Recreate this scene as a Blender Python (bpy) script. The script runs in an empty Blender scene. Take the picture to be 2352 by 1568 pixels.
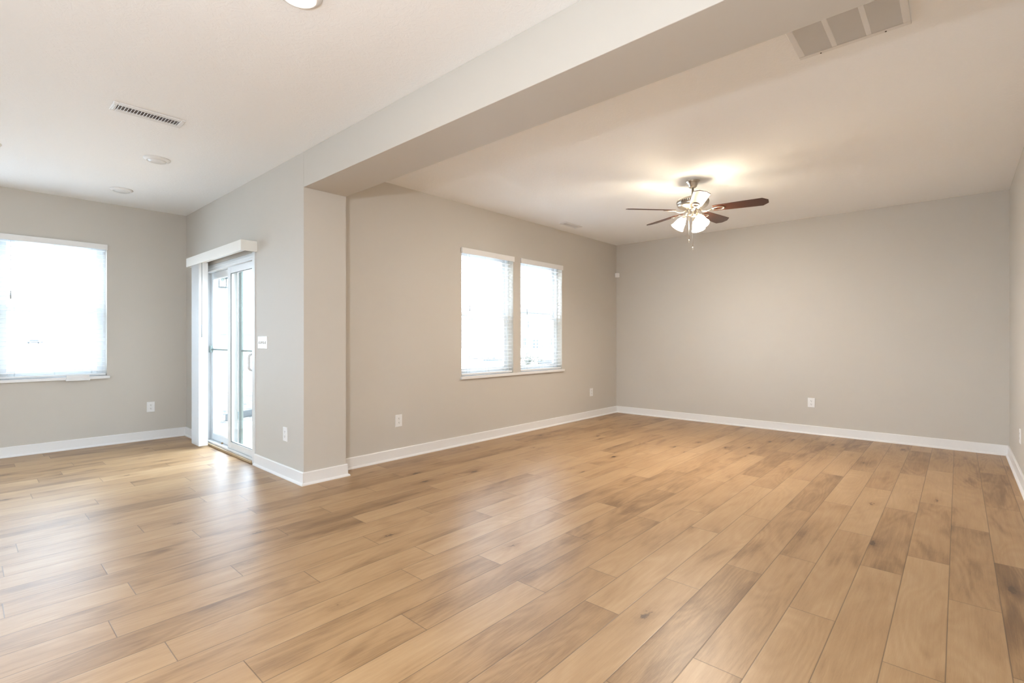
import bpy, bmesh, math, random
from mathutils import Vector, Matrix

random.seed(7)
SC = bpy.context.scene
COL = SC.collection
R = math.radians

# ------------------------------------------------------------------ measures
H = 2.74            # ceiling
XA, T = 1.884, 0.377    # plane of the sliding-door wall / beam, beam width
YP, YB = 3.999, 4.181   # face of the wall stub, wall with the twin windows
YD = 7.180          # dining wall
XC, YR = 7.212, -0.391  # far wall, right wall
ZB = 2.449          # underside of beam
XK = -4.2           # rear wall, behind the camera
WT = 0.16
XB = XA + T

# ------------------------------------------------------------------ camera
cam = bpy.data.cameras.new('camera')
cam.sensor_fit = 'HORIZONTAL'
cam.sensor_width = 36.0
cam.lens = 1138.92 * 36.0 / 2352.0
cam.shift_y = -5.14 / 2352.0
cam.clip_start = 0.02
cam.clip_end = 600
camo = bpy.data.objects.new('camera', cam)
camo.location = (0, 0, 1.1987)
camo.rotation_euler = (R(90), 0, 0.73285 - R(90))
COL.objects.link(camo)
SC.camera = camo

# ------------------------------------------------------------------ world, exposure, photographer's flash
W = bpy.data.worlds.new('overcast_sky')
W.use_nodes = True
SC.world = W
_bg = W.node_tree.nodes['Background']
_bg.inputs['Color'].default_value = (0.69, 0.825, 1.0, 1)
_bg.inputs['Strength'].default_value = 7.9
SC.view_settings.view_transform = 'Standard'
SC.view_settings.look = 'None'
SC.view_settings.exposure = 1.02
SC.view_settings.gamma = 1.0
SC.view_settings.use_curve_mapping = False


def lamp(name, kind, loc, power, color, size=0.05, parent=None, rot=None):
    l = bpy.data.lights.new(name, kind)
    l.energy = power
    l.color = color
    if kind == 'AREA':
        l.shape = 'DISK'
        l.size = size
    else:
        l.shadow_soft_size = size
    o = bpy.data.objects.new(name, l)
    o.location = loc
    if rot:
        o.rotation_euler = rot
    COL.objects.link(o)
    if parent:
        o.parent = parent
    return o


FLASH_POWER = 71.0
lamp('flash', 'POINT', (-0.50, 0.55, 1.615), FLASH_POWER, (0.88, 0.94, 1.0), 0.035)

# ------------------------------------------------------------------ materials
MATS = {}


def mat(name, color, rough=0.5, metal=0.0, spec=0.5, emit=None, emit_s=0.0, noise=0.03, nscale=30, bump=0.0,
        bscale=200, coat=0.0):
    if name in MATS:
        return MATS[name]
    m = bpy.data.materials.new(name)
    m.use_nodes = True
    nt = m.node_tree
    b = nt.nodes['Principled BSDF']
    b.inputs['Roughness'].default_value = rough
    b.inputs['Metallic'].default_value = metal
    b.inputs['Specular IOR Level'].default_value = spec
    b.inputs['Coat Weight'].default_value = coat
    tc = nt.nodes.new('ShaderNodeTexCoord')
    if noise > 0:
        n = nt.nodes.new('ShaderNodeTexNoise')
        n.inputs['Scale'].default_value = nscale
        n.inputs['Detail'].default_value = 3
        nt.links.new(tc.outputs['Object'], n.inputs['Vector'])
        mx = nt.nodes.new('ShaderNodeMix')
        mx.data_type = 'RGBA'
        mx.inputs['A'].default_value = (*[c * (1 - noise) for c in color], 1)
        mx.inputs['B'].default_value = (*[min(1, c * (1 + noise)) for c in color], 1)
        nt.links.new(n.outputs['Fac'], mx.inputs['Factor'])
        nt.links.new(mx.outputs['Result'], b.inputs['Base Color'])
    else:
        b.inputs['Base Color'].default_value = (*color, 1)
    if bump > 0:
        n2 = nt.nodes.new('ShaderNodeTexNoise')
        n2.inputs['Scale'].default_value = bscale
        n2.inputs['Detail'].default_value = 4
        nt.links.new(tc.outputs['Object'], n2.inputs['Vector'])
        bp = nt.nodes.new('ShaderNodeBump')
        bp.inputs['Strength'].default_value = bump
        bp.inputs['Distance'].default_value = 0.004
        nt.links.new(n2.outputs['Fac'], bp.inputs['Height'])
        nt.links.new(bp.outputs['Normal'], b.inputs['Normal'])
    if emit:
        b.inputs['Emission Color'].default_value = (*emit, 1)
        b.inputs['Emission Strength'].default_value = emit_s
    MATS[name] = m
    return m


WALLC = (0.600, 0.560, 0.505)
M_WALL = mat('wall_paint', WALLC, 0.62, spec=0.25, noise=0.012, nscale=3, bump=0.06, bscale=420)
M_TRIM = mat('white_trim_paint', (0.83, 0.82, 0.81), 0.35, noise=0.01)
M_VINYL = mat('white_vinyl', (0.76, 0.775, 0.78), 0.3, noise=0.01)
M_SLAT = mat('blind_slat', (0.82, 0.83, 0.835), 0.45, noise=0.01)
M_CREAM = mat('cream_valance_vinyl', (0.84, 0.815, 0.76), 0.4, noise=0.01)
M_PLATE = mat('white_plastic', (0.84, 0.835, 0.83), 0.3, noise=0.01)
M_SLOT = mat('dark_slot', (0.10, 0.085, 0.07), 0.6, noise=0)
M_SCREW = mat('plate_screw', (0.7, 0.69, 0.67), 0.35, noise=0)
M_VENT = mat('white_enamel', (0.80, 0.79, 0.78), 0.35, noise=0.01)
M_DUCT = mat('dark_duct', (0.19, 0.17, 0.16), 0.8, noise=0.05)
M_DUST = mat('grille_filter', (0.52, 0.46, 0.40), 0.9, noise=0.06, nscale=60)
M_CORD = mat('blind_cord', (0.55, 0.57, 0.58), 0.7, noise=0)
M_WAND = mat('clear_grey_wand', (0.38, 0.41, 0.42), 0.3, noise=0)
M_NICKEL = mat('brushed_nickel', (0.62, 0.57, 0.50), 0.28, metal=1.0, noise=0.05, nscale=80)
M_OAKSILL = mat('oak_threshold', (0.42, 0.30, 0.17), 0.5, noise=0.15, nscale=20)
M_GREEN = mat('screen_frame_grey', (0.24, 0.30, 0.285), 0.4, noise=0.02)
M_SEAL = mat('grey_door_seal', (0.16, 0.18, 0.18), 0.6, noise=0.02)
M_LENS = mat('unlit_diffuser', (0.80, 0.80, 0.80), 0.25, noise=0.01)
M_LENS_ON = mat('lit_diffuser', (0.9, 0.85, 0.75), 0.4, emit=(1.0, 0.86, 0.66), emit_s=22.0, noise=0.0)
M_SHADE = mat('lit_frosted_glass', (0.9, 0.85, 0.78), 0.3, emit=(1.0, 0.87, 0.66), emit_s=30.0, noise=0.0)
M_BULB = mat('lit_bulb', (0.9, 0.85, 0.78), 0.3, emit=(1.0, 0.92, 0.82), emit_s=1430.0, noise=0.0)
M_CONCRETE = mat('concrete', (0.46, 0.45, 0.43), 0.8, noise=0.08, nscale=4)
M_DIRT = mat('dirt', (0.13, 0.12, 0.11), 0.95, noise=0.3, nscale=2)
M_SIDING2 = mat('pale_siding', (0.25, 0.24, 0.23), 0.7, noise=0.03, nscale=2)
M_ROOF = mat('shingle_roof', (0.22, 0.23, 0.24), 0.9, noise=0.1, nscale=3)
M_HWHITE = mat('house_white_trim', (0.75, 0.75, 0.75), 0.6, noise=0.02)
M_HGLASS = mat('house_window_glass', (0.03, 0.04, 0.045), 0.15, noise=0.0)
M_BOARD = mat('blue_grey_board', (0.055, 0.06, 0.06), 0.8, noise=0.1, nscale=3)
M_SHRUB = mat('dry_shrub', (0.085, 0.08, 0.06), 0.9, noise=0.4, nscale=4)
M_BLACK = mat('lantern_black', (0.06, 0.075, 0.075), 0.5, noise=0.03)
M_CAR = mat('grey_car_paint', (0.05, 0.052, 0.055), 0.6, noise=0.02)


def glass_mat(name, tint=(0.97, 0.99, 0.985)):
    m = bpy.data.materials.new(name)
    m.use_nodes = True
    nt = m.node_tree
    nt.nodes.remove(nt.nodes['Principled BSDF'])
    out = nt.nodes['Material Output']
    tr = nt.nodes.new('ShaderNodeBsdfTransparent')
    tr.inputs['Color'].default_value = (*tint, 1)
    gl = nt.nodes.new('ShaderNodeBsdfGlossy')
    gl.inputs['Roughness'].default_value = 0.02
    lw = nt.nodes.new('ShaderNodeLayerWeight')
    lw.inputs['Blend'].default_value = 0.5
    pw = nt.nodes.new('ShaderNodeMath')
    pw.operation = 'POWER'
    pw.inputs[1].default_value = 5.0
    nt.links.new(lw.outputs['Facing'], pw.inputs[0])
    fr = nt.nodes.new('ShaderNodeMath')
    fr.operation = 'MULTIPLY_ADD'
    fr.inputs[1].default_value = 0.90
    fr.inputs[2].default_value = 0.035
    nt.links.new(pw.outputs[0], fr.inputs[0])
    mx = nt.nodes.new('ShaderNodeMixShader')
    nt.links.new(fr.outputs[0], mx.inputs['Fac'])
    nt.links.new(tr.outputs['BSDF'], mx.inputs[1])
    nt.links.new(gl.outputs['BSDF'], mx.inputs[2])
    nt.links.new(mx.outputs['Shader'], out.inputs['Surface'])
    return m


M_GLASS = glass_mat('clear_glass')


def N(nt, t, **kw):
    n = nt.nodes.new(t)
    for k, v in kw.items():
        if k in n.inputs:
            n.inputs[k].default_value = v
        else:
            setattr(n, k, v)
    return n


def ceiling_mat():
    m = bpy.data.materials.new('ceiling_paint')
    m.use_nodes = True
    nt = m.node_tree
    b = nt.nodes['Principled BSDF']
    b.inputs['Base Color'].default_value = (0.94, 0.938, 0.934, 1)
    b.inputs['Roughness'].default_value = 0.8
    b.inputs['Specular IOR Level'].default_value = 0.15
    tc = nt.nodes.new('ShaderNodeTexCoord')
    w = N(nt, 'ShaderNodeTexNoise', Scale=7.0, Detail=2.0)
    nt.links.new(tc.outputs['Object'], w.inputs['Vector'])
    mp = N(nt, 'ShaderNodeVectorMath', operation='SCALE')
    mp.inputs['Scale'].default_value = 0.35
    nt.links.new(w.outputs['Color'], mp.inputs[0])
    ad = N(nt, 'ShaderNodeVectorMath', operation='ADD')
    nt.links.new(tc.outputs['Object'], ad.inputs[0])
    nt.links.new(mp.outputs[0], ad.inputs[1])
    n = N(nt, 'ShaderNodeTexNoise', Scale=28.0, Detail=2.0, Roughness=0.6)
    nt.links.new(ad.outputs[0], n.inputs['Vector'])
    n2 = N(nt, 'ShaderNodeTexNoise', Scale=160.0, Detail=2.0)
    nt.links.new(tc.outputs['Object'], n2.inputs['Vector'])
    rp = nt.nodes.new('ShaderNodeValToRGB')
    rp.color_ramp.elements[0].position = 0.47
    rp.color_ramp.elements[1].position = 0.55
    nt.links.new(n.outputs['Fac'], rp.inputs['Fac'])
    ma = N(nt, 'ShaderNodeMath', operation='MULTIPLY_ADD')
    ma.inputs[1].default_value = 0.25
    nt.links.new(n2.outputs['Fac'], ma.inputs[0])
    nt.links.new(rp.outputs['Color'], ma.inputs[2])
    bp = N(nt, 'ShaderNodeBump', Strength=0.13, Distance=0.004)
    nt.links.new(ma.outputs[0], bp.inputs['Height'])
    nt.links.new(bp.outputs['Normal'], b.inputs['Normal'])
    return m


M_CEIL = ceiling_mat()


def wood_floor_mat():
    m = bpy.data.materials.new('oak_plank_floor')
    m.use_nodes = True
    nt = m.node_tree
    L = nt.links.new
    b = nt.nodes['Principled BSDF']
    uv = N(nt, 'ShaderNodeUVMap', uv_map='plank')       # metres along / across the plank
    gr = N(nt, 'ShaderNodeUVMap', uv_map='grain')       # the same, shifted at random per plank
    tn = N(nt, 'ShaderNodeAttribute', attribute_name='tone')
    ln = N(nt, 'ShaderNodeAttribute', attribute_name='span')

    def scaled(sx, sy):
        mp = N(nt, 'ShaderNodeMapping')
        mp.inputs['Scale'].default_value = (sx, sy, 1)
        L(gr.outputs['UV'], mp.inputs['Vector'])
        return mp.outputs['Vector']

    def math_(op, a, bb=None, c=None, clamp=False):
        n = N(nt, 'ShaderNodeMath', operation=op)
        n.use_clamp = clamp
        for i, v in enumerate((a, bb, c)):
            if v is None:
                continue
            if isinstance(v, (int, float)):
                n.inputs[i].default_value = v
            else:
                L(v, n.inputs[i])
        return n.outputs[0]

    # broad smoky variation
    n1 = N(nt, 'ShaderNodeTexNoise', Scale=1.0, Detail=2.0, Roughness=0.5, Distortion=0.4)
    L(scaled(1.7, 5.5), n1.inputs['Vector'])
    # sparse dark smudges
    n4 = N(nt, 'ShaderNodeTexNoise', Scale=1.0, Detail=3.0, Roughness=0.5, Distortion=0.8)
    L(scaled(1.5, 7.0), n4.inputs['Vector'])
    smudge = math_('MULTIPLY', math_('SUBTRACT', n4.outputs['Fac'], 0.52), 3.2, clamp=True)
    # streaks
    n2 = N(nt, 'ShaderNodeTexNoise', Scale=1.0, Detail=6.0, Roughness=0.68, Distortion=0.7)
    L(scaled(3.2, 85), n2.inputs['Vector'])
    # pores
    n3 = N(nt, 'ShaderNodeTexNoise', Scale=1.0, Detail=2.0, Roughness=0.6)
    L(scaled(24, 620), n3.inputs['Vector'])
    # cathedral figure: contour lines of a slow, stretched noise
    n5 = N(nt, 'ShaderNodeTexNoise', Scale=1.0, Detail=1.5, Roughness=0.45, Distortion=0.3)
    L(scaled(0.85, 4.6), n5.inputs['Vector'])
    ring = math_('SINE', math_('MULTIPLY', n5.outputs['Fac'], 95.0))
    ring = math_('MULTIPLY', ring, math_('MULTIPLY', n1.outputs['Fac'], n2.outputs['Fac']))
    # knots, with a ragged core
    vo = N(nt, 'ShaderNodeTexVoronoi', Scale=1.0, Randomness=1.0)
    vo.feature = 'F1'
    nw = N(nt, 'ShaderNodeTexNoise', Scale=1.0, Detail=3.0)
    L(scaled(34, 60), nw.inputs['Vector'])
    sc = N(nt, 'ShaderNodeVectorMath', operation='SCALE')
    sc.inputs['Scale'].default_value = 0.17
    L(nw.outputs['Color'], sc.inputs[0])
    ad = N(nt, 'ShaderNodeVectorMath', operation='ADD')
    L(scaled(1.7, 4.2), ad.inputs[0])
    L(sc.outputs[0], ad.inputs[1])
    L(ad.outputs[0], vo.inputs['Vector'])
    knot = math_('SUBTRACT', 1.0, math_('DIVIDE', vo.outputs['Distance'], 0.075), clamp=True)
    knot = math_('MULTIPLY', knot, 1.8, clamp=True)
    halo = math_('SUBTRACT', 1.0, math_('DIVIDE', vo.outputs['Distance'], 0.34), clamp=True)
    halo = math_('MULTIPLY', halo, halo)

    fac = math_('MULTIPLY_ADD', n1.outputs['Fac'], 0.50, 0.36)
    fac = math_('MULTIPLY_ADD', n2.outputs['Fac'], 0.40, math_('SUBTRACT', fac, 0.20))
    fac = math_('MULTIPLY_ADD', ring, 0.14, fac)
    fac = math_('MULTIPLY_ADD', n3.outputs['Fac'], 0.30, math_('SUBTRACT', fac, 0.15))
    fac = math_('MULTIPLY_ADD', tn.outputs['Fac'], 0.30, math_('SUBTRACT', fac, 0.17))
    fac = math_('SUBTRACT', fac, math_('MULTIPLY', smudge, 0.30))
    fac = math_('SUBTRACT', fac, math_('MULTIPLY', halo, 0.30))
    fac = math_('SUBTRACT', fac, math_('MULTIPLY', knot, 0.5), clamp=True)
    rp = nt.nodes.new('ShaderNodeValToRGB')
    e = rp.color_ramp.elements
    e[0].position = 0.0
    e[0].color = (0.095, 0.050, 0.024, 1)
    e[1].position = 1.0
    e[1].color = (0.532, 0.353, 0.201, 1)
    k = e.new(0.30); k.color = (0.228, 0.127, 0.058, 1)
    k = e.new(0.52); k.color = (0.380, 0.229, 0.112, 1)
    k = e.new(0.75); k.color = (0.456, 0.292, 0.152, 1)
    L(fac, rp.inputs['Fac'])
    # joints between planks
    s = N(nt, 'ShaderNodeSeparateXYZ')
    L(uv.outputs['UV'], s.inputs[0])
    du = math_('MINIMUM', s.outputs['X'], math_('SUBTRACT', ln.outputs['Fac'], s.outputs['X']))
    dv = math_('MINIMUM', s.outputs['Y'], math_('SUBTRACT', 0.1772, s.outputs['Y']))
    d = math_('MINIMUM', du, dv)
    groove = math_('SUBTRACT', 1.0, math_('DIVIDE', d, 0.0030), clamp=True)
    mx = N(nt, 'ShaderNodeMix', data_type='RGBA')
    L(math_('MULTIPLY', groove, 0.85), mx.inputs['Factor'])
    L(rp.outputs['Color'], mx.inputs['A'])
    mx.inputs['B'].default_value = (0.10, 0.062, 0.036, 1)
    L(mx.outputs['Result'], b.inputs['Base Color'])
    L(math_('MULTIPLY_ADD', n3.outputs['Fac'], 0.10, 0.33), b.inputs['Roughness'])
    b.inputs['Specular IOR Level'].default_value = 0.5
    hgt = math_('SUBTRACT', math_('MULTIPLY', n3.outputs['Fac'], 0.12), groove)
    bp = N(nt, 'ShaderNodeBump', Strength=0.25, Distance=0.0012)
    L(hgt, bp.inputs['Height'])
    L(bp.outputs['Normal'], b.inputs['Normal'])
    return m


M_FLOOR = wood_floor_mat()


def wood_blade_mat():
    m = bpy.data.materials.new('mahogany_blade')
    m.use_nodes = True
    nt = m.node_tree
    b = nt.nodes['Principled BSDF']
    tc = nt.nodes.new('ShaderNodeTexCoord')
    mp = N(nt, 'ShaderNodeMapping')
    mp.inputs['Scale'].default_value = (3, 60, 3)
    nt.links.new(tc.outputs['Object'], mp.inputs['Vector'])
    n = N(nt, 'ShaderNodeTexNoise', Scale=1.0, Detail=4.0)
    nt.links.new(mp.outputs['Vector'], n.inputs['Vector'])
    rp = nt.nodes.new('ShaderNodeValToRGB')
    rp.color_ramp.elements[0].color = (0.040, 0.012, 0.007, 1)
    rp.color_ramp.elements[1].color = (0.080, 0.026, 0.013, 1)
    nt.links.new(n.outputs['Fac'], rp.inputs['Fac'])
    nt.links.new(rp.outputs['Color'], b.inputs['Base Color'])
    b.inputs['Roughness'].default_value = 0.34
    return m


M_BLADE = wood_blade_mat()


def siding_mat():
    m = mat('grey_lap_siding', (0.132, 0.128, 0.12), 0.7, noise=0.02)
    nt = m.node_tree
    b = nt.nodes['Principled BSDF']
    tc = nt.nodes.new('ShaderNodeTexCoord')
    wv = N(nt, 'ShaderNodeTexWave', Scale=1.3)
    wv.bands_direction = 'Z'
    wv.wave_profile = 'SAW'
    nt.links.new(tc.outputs['Object'], wv.inputs['Vector'])
    bp = N(nt, 'ShaderNodeBump', Strength=0.5, Distance=0.05)
    nt.links.new(wv.outputs['Fac'], bp.inputs['Height'])
    nt.links.new(bp.outputs['Normal'], b.inputs['Normal'])
    return m


M_SIDING = siding_mat()


def ground_mat():
    m = bpy.data.materials.new('bare_straw_ground')
    m.use_nodes = True
    nt = m.node_tree
    b = nt.nodes['Principled BSDF']
    b.inputs['Roughness'].default_value = 0.95
    tc = nt.nodes.new('ShaderNodeTexCoord')
    n = N(nt, 'ShaderNodeTexNoise', Scale=1.3, Detail=6.0, Roughness=0.65, Distortion=1.5)
    nt.links.new(tc.outputs['Object'], n.inputs['Vector'])
    rp = nt.nodes.new('ShaderNodeValToRGB')
    rp.color_ramp.elements[0].position = 0.36
    rp.color_ramp.elements[0].color = (0.045, 0.042, 0.038, 1)
    rp.color_ramp.elements[1].position = 0.44
    rp.color_ramp.elements[1].color = (0.66, 0.65, 0.63, 1)
    nt.links.new(n.outputs['Fac'], rp.inputs['Fac'])
    nt.links.new(rp.outputs['Color'], b.inputs['Base Color'])
    return m


M_GROUND = ground_mat()

# ------------------------------------------------------------------ mesh builder


class MB:
    def __init__(self):
        self.bm = bmesh.new()

    def _tag(self, faces, mi, smooth=False):
        for f in faces:
            f.material_index = mi
            f.smooth = smooth

    def box(self, a, b, mi=0, M=None):
        x0, y0, z0 = a
        x1, y1, z1 = b
        vs = [(x0, y0, z0), (x1, y0, z0), (x1, y1, z0), (x0, y1, z0),
              (x0, y0, z1), (x1, y0, z1), (x1, y1, z1), (x0, y1, z1)]
        vs = [Vector(v) for v in vs]
        if M is not None:
            vs = [M @ v for v in vs]
        v = [self.bm.verts.new(p) for p in vs]
        fs = []
        for q in ((3, 2, 1, 0), (4, 5, 6, 7), (0, 1, 5, 4), (1, 2, 6, 5), (2, 3, 7, 6), (3, 0, 4, 7)):
            fs.append(self.bm.faces.new([v[i] for i in q]))
        self._tag(fs, mi)
        return self

    def chamfer_box(self, a, b, c, axis, mi=0, M=None):
        """A flat box whose front edges (towards +axis or -axis) are sloped by c."""
        s = 1 if axis > 0 else -1
        ax = abs(axis) - 1
        lo, hi = list(a), list(b)
        o = [i for i in range(3) if i != ax]
        zb, zf = (lo[ax], hi[ax]) if s > 0 else (hi[ax], lo[ax])
        zm = zf - s * c

        def ring(z, inset):
            pts = []
            for (i, j) in ((0, 0), (1, 0), (1, 1), (0, 1)):
                p = [0, 0, 0]
                p[ax] = z
                p[o[0]] = (lo[o[0]] + inset) if i == 0 else (hi[o[0]] - inset)
                p[o[1]] = (lo[o[1]] + inset) if j == 0 else (hi[o[1]] - inset)
                v = Vector(p)
                pts.append(self.bm.verts.new(M @ v if M is not None else v))
            return pts
        r0, r1, r2 = ring(zb, 0), ring(zm, 0), ring(zf, c)
        fs = []
        for p, q in ((r0, r1), (r1, r2)):
            for i in range(4):
                j = (i + 1) % 4
                fs.append(self.bm.faces.new((p[i], p[j], q[j], q[i])))
        fs.append(self.bm.faces.new(r2))
        fs.append(self.bm.faces.new(list(reversed(r0))))
        self._tag(fs, mi)
        return self

    def prism(self, pts, d, mi=0, M=None):
        """Polygon pts (3D) extruded by vector d."""
        d = Vector(d)
        A = [Vector(p) for p in pts]
        B_ = [p + d for p in A]
        if M is not None:
            A = [M @ p for p in A]
            B_ = [M @ p for p in B_]
        a = [self.bm.verts.new(p) for p in A]
        b = [self.bm.verts.new(p) for p in B_]
        n = len(a)
        fs = [self.bm.faces.new(list(reversed(a))), self.bm.faces.new(b)]
        for i in range(n):
            j = (i + 1) % n
            fs.append(self.bm.faces.new((a[i], a[j], b[j], b[i])))
        self._tag(fs, mi)
        return self

    def lathe(self, prof, M=None, n=40, mi=0, smooth=True, cap=True):
        """prof: list of (r, z) about local z."""
        rings = []
        for r, z in prof:
            ring = []
            if r < 1e-6:
                p = Vector((0, 0, z))
                ring = [self.bm.verts.new(M @ p if M is not None else p)]
            else:
                for k in range(n):
                    a = 2 * math.pi * k / n
                    p = Vector((r * math.cos(a), r * math.sin(a), z))
                    ring.append(self.bm.verts.new(M @ p if M is not None else p))
            rings.append(ring)
        fs = []
        for p, q in zip(rings, rings[1:]):
            if len(p) == 1 and len(q) == 1:
                continue
            for k in range(n):
                j = (k + 1) % n
                if len(p) == 1:
                    fs.append(self.bm.faces.new((p[0], q[j], q[k])))
                elif len(q) == 1:
                    fs.append(self.bm.faces.new((p[k], p[j], q[0])))
                else:
                    fs.append(self.bm.faces.new((p[k], p[j], q[j], q[k])))
        if cap:
            for ring in (rings[0], rings[-1]):
                if len(ring) > 1:
                    fs.append(self.bm.faces.new(ring))
        self._tag(fs, mi, smooth)
        return self

    def tube(self, path, r, n=10, mi=0, M=None, flat=1.0):
        path = [Vector(p) for p in path]
        rs = r if isinstance(r, (list, tuple)) else [r] * len(path)
        rings = []
        up0 = None
        for i, p in enumerate(path):
            t = (path[min(i + 1, len(path) - 1)] - path[max(i - 1, 0)]).normalized()
            if up0 is None:
                up0 = Vector((0, 0, 1)) if abs(t.z) < 0.9 else Vector((1, 0, 0))
            s = t.cross(up0).normalized()
            u = s.cross(t).normalized()
            up0 = u
            ring = []
            for k in range(n):
                a = 2 * math.pi * k / n
                q = p + s * (rs[i] * math.cos(a)) + u * (rs[i] * flat * math.sin(a))
                ring.append(self.bm.verts.new(M @ q if M is not None else q))
            rings.append(ring)
        fs = []
        for a, b in zip(rings, rings[1:]):
            for k in range(n):
                j = (k + 1) % n
                fs.append(self.bm.faces.new((a[k], a[j], b[j], b[k])))
        fs.append(self.bm.faces.new(list(reversed(rings[0]))))
        fs.append(self.bm.faces.new(rings[-1]))
        self._tag(fs, mi, True)
        return self

    def sweep(self, prof, path, mi=0):
        """prof: (offset, z); path: 2D polyline, the room lying to its left."""
        P = [Vector((p[0], p[1])) for p in path]
        rings = []
        for i, p in enumerate(P):
            ns = []
            if i > 0:
                d = (P[i] - P[i - 1]).normalized()
                ns.append(Vector((-d.y, d.x)))
            if i < len(P) - 1:
                d = (P[i + 1] - P[i]).normalized()
                ns.append(Vector((-d.y, d.x)))
            if len(ns) == 2:
                m = ns[0] + ns[1]
                m = m / max(1e-6, m.dot(ns[0]))
            else:
                m = ns[0]
            rings.append([self.bm.verts.new((p.x + o * m.x, p.y + o * m.y, z)) for o, z in prof])
        fs = []
        n = len(prof)
        for a, b in zip(rings, rings[1:]):
            for k in range(n):
                j = (k + 1) % n
                fs.append(self.bm.faces.new((a[k], b[k], b[j], a[j])))
        fs.append(self.bm.faces.new(rings[0]))
        fs.append(self.bm.faces.new(list(reversed(rings[-1]))))
        self._tag(fs, mi)
        return self

    def build(self, name, mats, parent=None, bevel=0.0, recalc=True, kind=None):
        if recalc:
            bmesh.ops.recalc_face_normals(self.bm, faces=self.bm.faces[:])
        me = bpy.data.meshes.new(name)
        self.bm.to_mesh(me)
        self.bm.free()
        for m in (mats if isinstance(mats, (list, tuple)) else [mats]):
            me.materials.append(m)
        o = bpy.data.objects.new(name, me)
        COL.objects.link(o)
        if parent is not None:
            o.parent = parent
        if bevel > 0:
            b = o.modifiers.new('edge', 'BEVEL')
            b.width = bevel
            b.segments = 2
            b.limit_method = 'ANGLE'
        if kind:
            o['kind'] = kind
        return o


def tag(o, label, cat, group=None, kind=None):
    o['label'] = label
    o['category'] = cat
    if group:
        o['group'] = group
    if kind:
        o['kind'] = kind
    return o


def empty(name, loc=(0, 0, 0), rz=0.0, label=None, cat=None, group=None, kind=None):
    o = bpy.data.objects.new(name, None)
    o.empty_display_size = 0.1
    o.location = loc
    o.rotation_euler = (0, 0, rz)
    COL.objects.link(o)
    if label:
        tag(o, label, cat, group, kind)
    return o


def copy_tree(o, parent=None):
    c = o.copy()
    COL.objects.link(c)
    if parent is not None:
        c.parent = parent
    for ch in o.children:
        copy_tree(ch, c)
    return c


def struct(o, label, cat):
    return tag(o, label, cat, kind='structure')


# ------------------------------------------------------------------ floor
PW, PL, PY0 = 0.1772, 1.215, 0.034
JOINT = {-2: 3.71, -1: 3.05, 0: 3.51, 1: 3.20, 2: 3.70, 3: 3.06, 4: 2.73, 5: 3.58, 6: 3.13, 7: 3.42, 8: 1.85, 9: 2.50,
         10: 1.92, 11: 2.75, 12: 2.97, 13: 2.40, 14: 2.85, 15: 2.17, 16: 0.55, 17: 1.34, 18: 0.50, 19: 0.97, 20: 1.36,
         21: 0.76, 22: 1.43, 23: 1.21, 24: 0.57, 25: 0.02, 26: 0.67, 27: 1.30, 28: 0.95, 29: 0.36, 30: 0.80, 31: 1.32}


def build_floor():
    bm = bmesh.new()
    uvl = bm.loops.layers.uv.new('plank')
    grl = bm.loops.layers.uv.new('grain')
    tone = bm.faces.layers.float.new('tone')
    span = bm.faces.layers.float.new('span')
    x0, x1, y0, y1 = XK - 0.1, XC + 0.1, YR - 0.1, YD + 0.1
    rnd = random.Random(11)
    k = math.floor((y0 - PY0) / PW)
    while PY0 + k * PW < y1:
        ya = PY0 + k * PW
        j = JOINT.get(k, rnd.uniform(0, PL))
        s = j - math.ceil((j - x0) / PL) * PL
        while s < x1:
            e = s + PL
            xa, xb = max(s, x0), min(e, x1)
            yb0, yb1 = max(ya, y0), min(ya + PW, y1)
            if xb - xa > 1e-4 and yb1 - yb0 > 1e-4:
                v = [bm.verts.new(p) for p in ((xa, yb0, 0), (xb, yb0, 0), (xb, yb1, 0), (xa, yb1, 0))]
                f = bm.faces.new(v)
                f[tone] = rnd.random()
                f[span] = PL
                ox, oy = rnd.uniform(0, 60), rnd.uniform(0, 60)
                for lp in f.loops:
                    u, w = lp.vert.co.x - s, lp.vert.co.y - ya
                    lp[uvl].uv = (u, w)
                    lp[grl].uv = (u + ox, w + oy)
            s = e
        k += 1
    # underside and rim so that the floor is a slab
    v = [bm.verts.new(p) for p in ((x0, y0, -0.06), (x0, y1, -0.06), (x1, y1, -0.06), (x1, y0, -0.06))]
    bm.faces.new(v)
    t = [bm.verts.new(p) for p in ((x0, y0, 0), (x0, y1, 0), (x1, y1, 0), (x1, y0, 0))]
    for i in range(4):
        bm.faces.new((v[i], t[i], t[(i + 1) % 4], v[(i + 1) % 4]))
    me = bpy.data.meshes.new('floor')
    bm.to_mesh(me)
    bm.free()
    me.materials.append(M_FLOOR)
    o = bpy.data.objects.new('floor', me)
    COL.objects.link(o)
    return struct(o, 'light oak plank floor running through both rooms', 'floor')


build_floor()

# ------------------------------------------------------------------ ceiling, walls, beam
m = MB()
m.box((XK - WT, YR - WT, H), (XC + WT, YB + WT, H + 0.12))
m.box((XK - WT, YB + WT, H), (XA + WT, YD + WT, H + 0.12))
struct(m.build('ceiling', M_CEIL), 'white textured ceiling over both rooms', 'ceiling')


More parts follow.
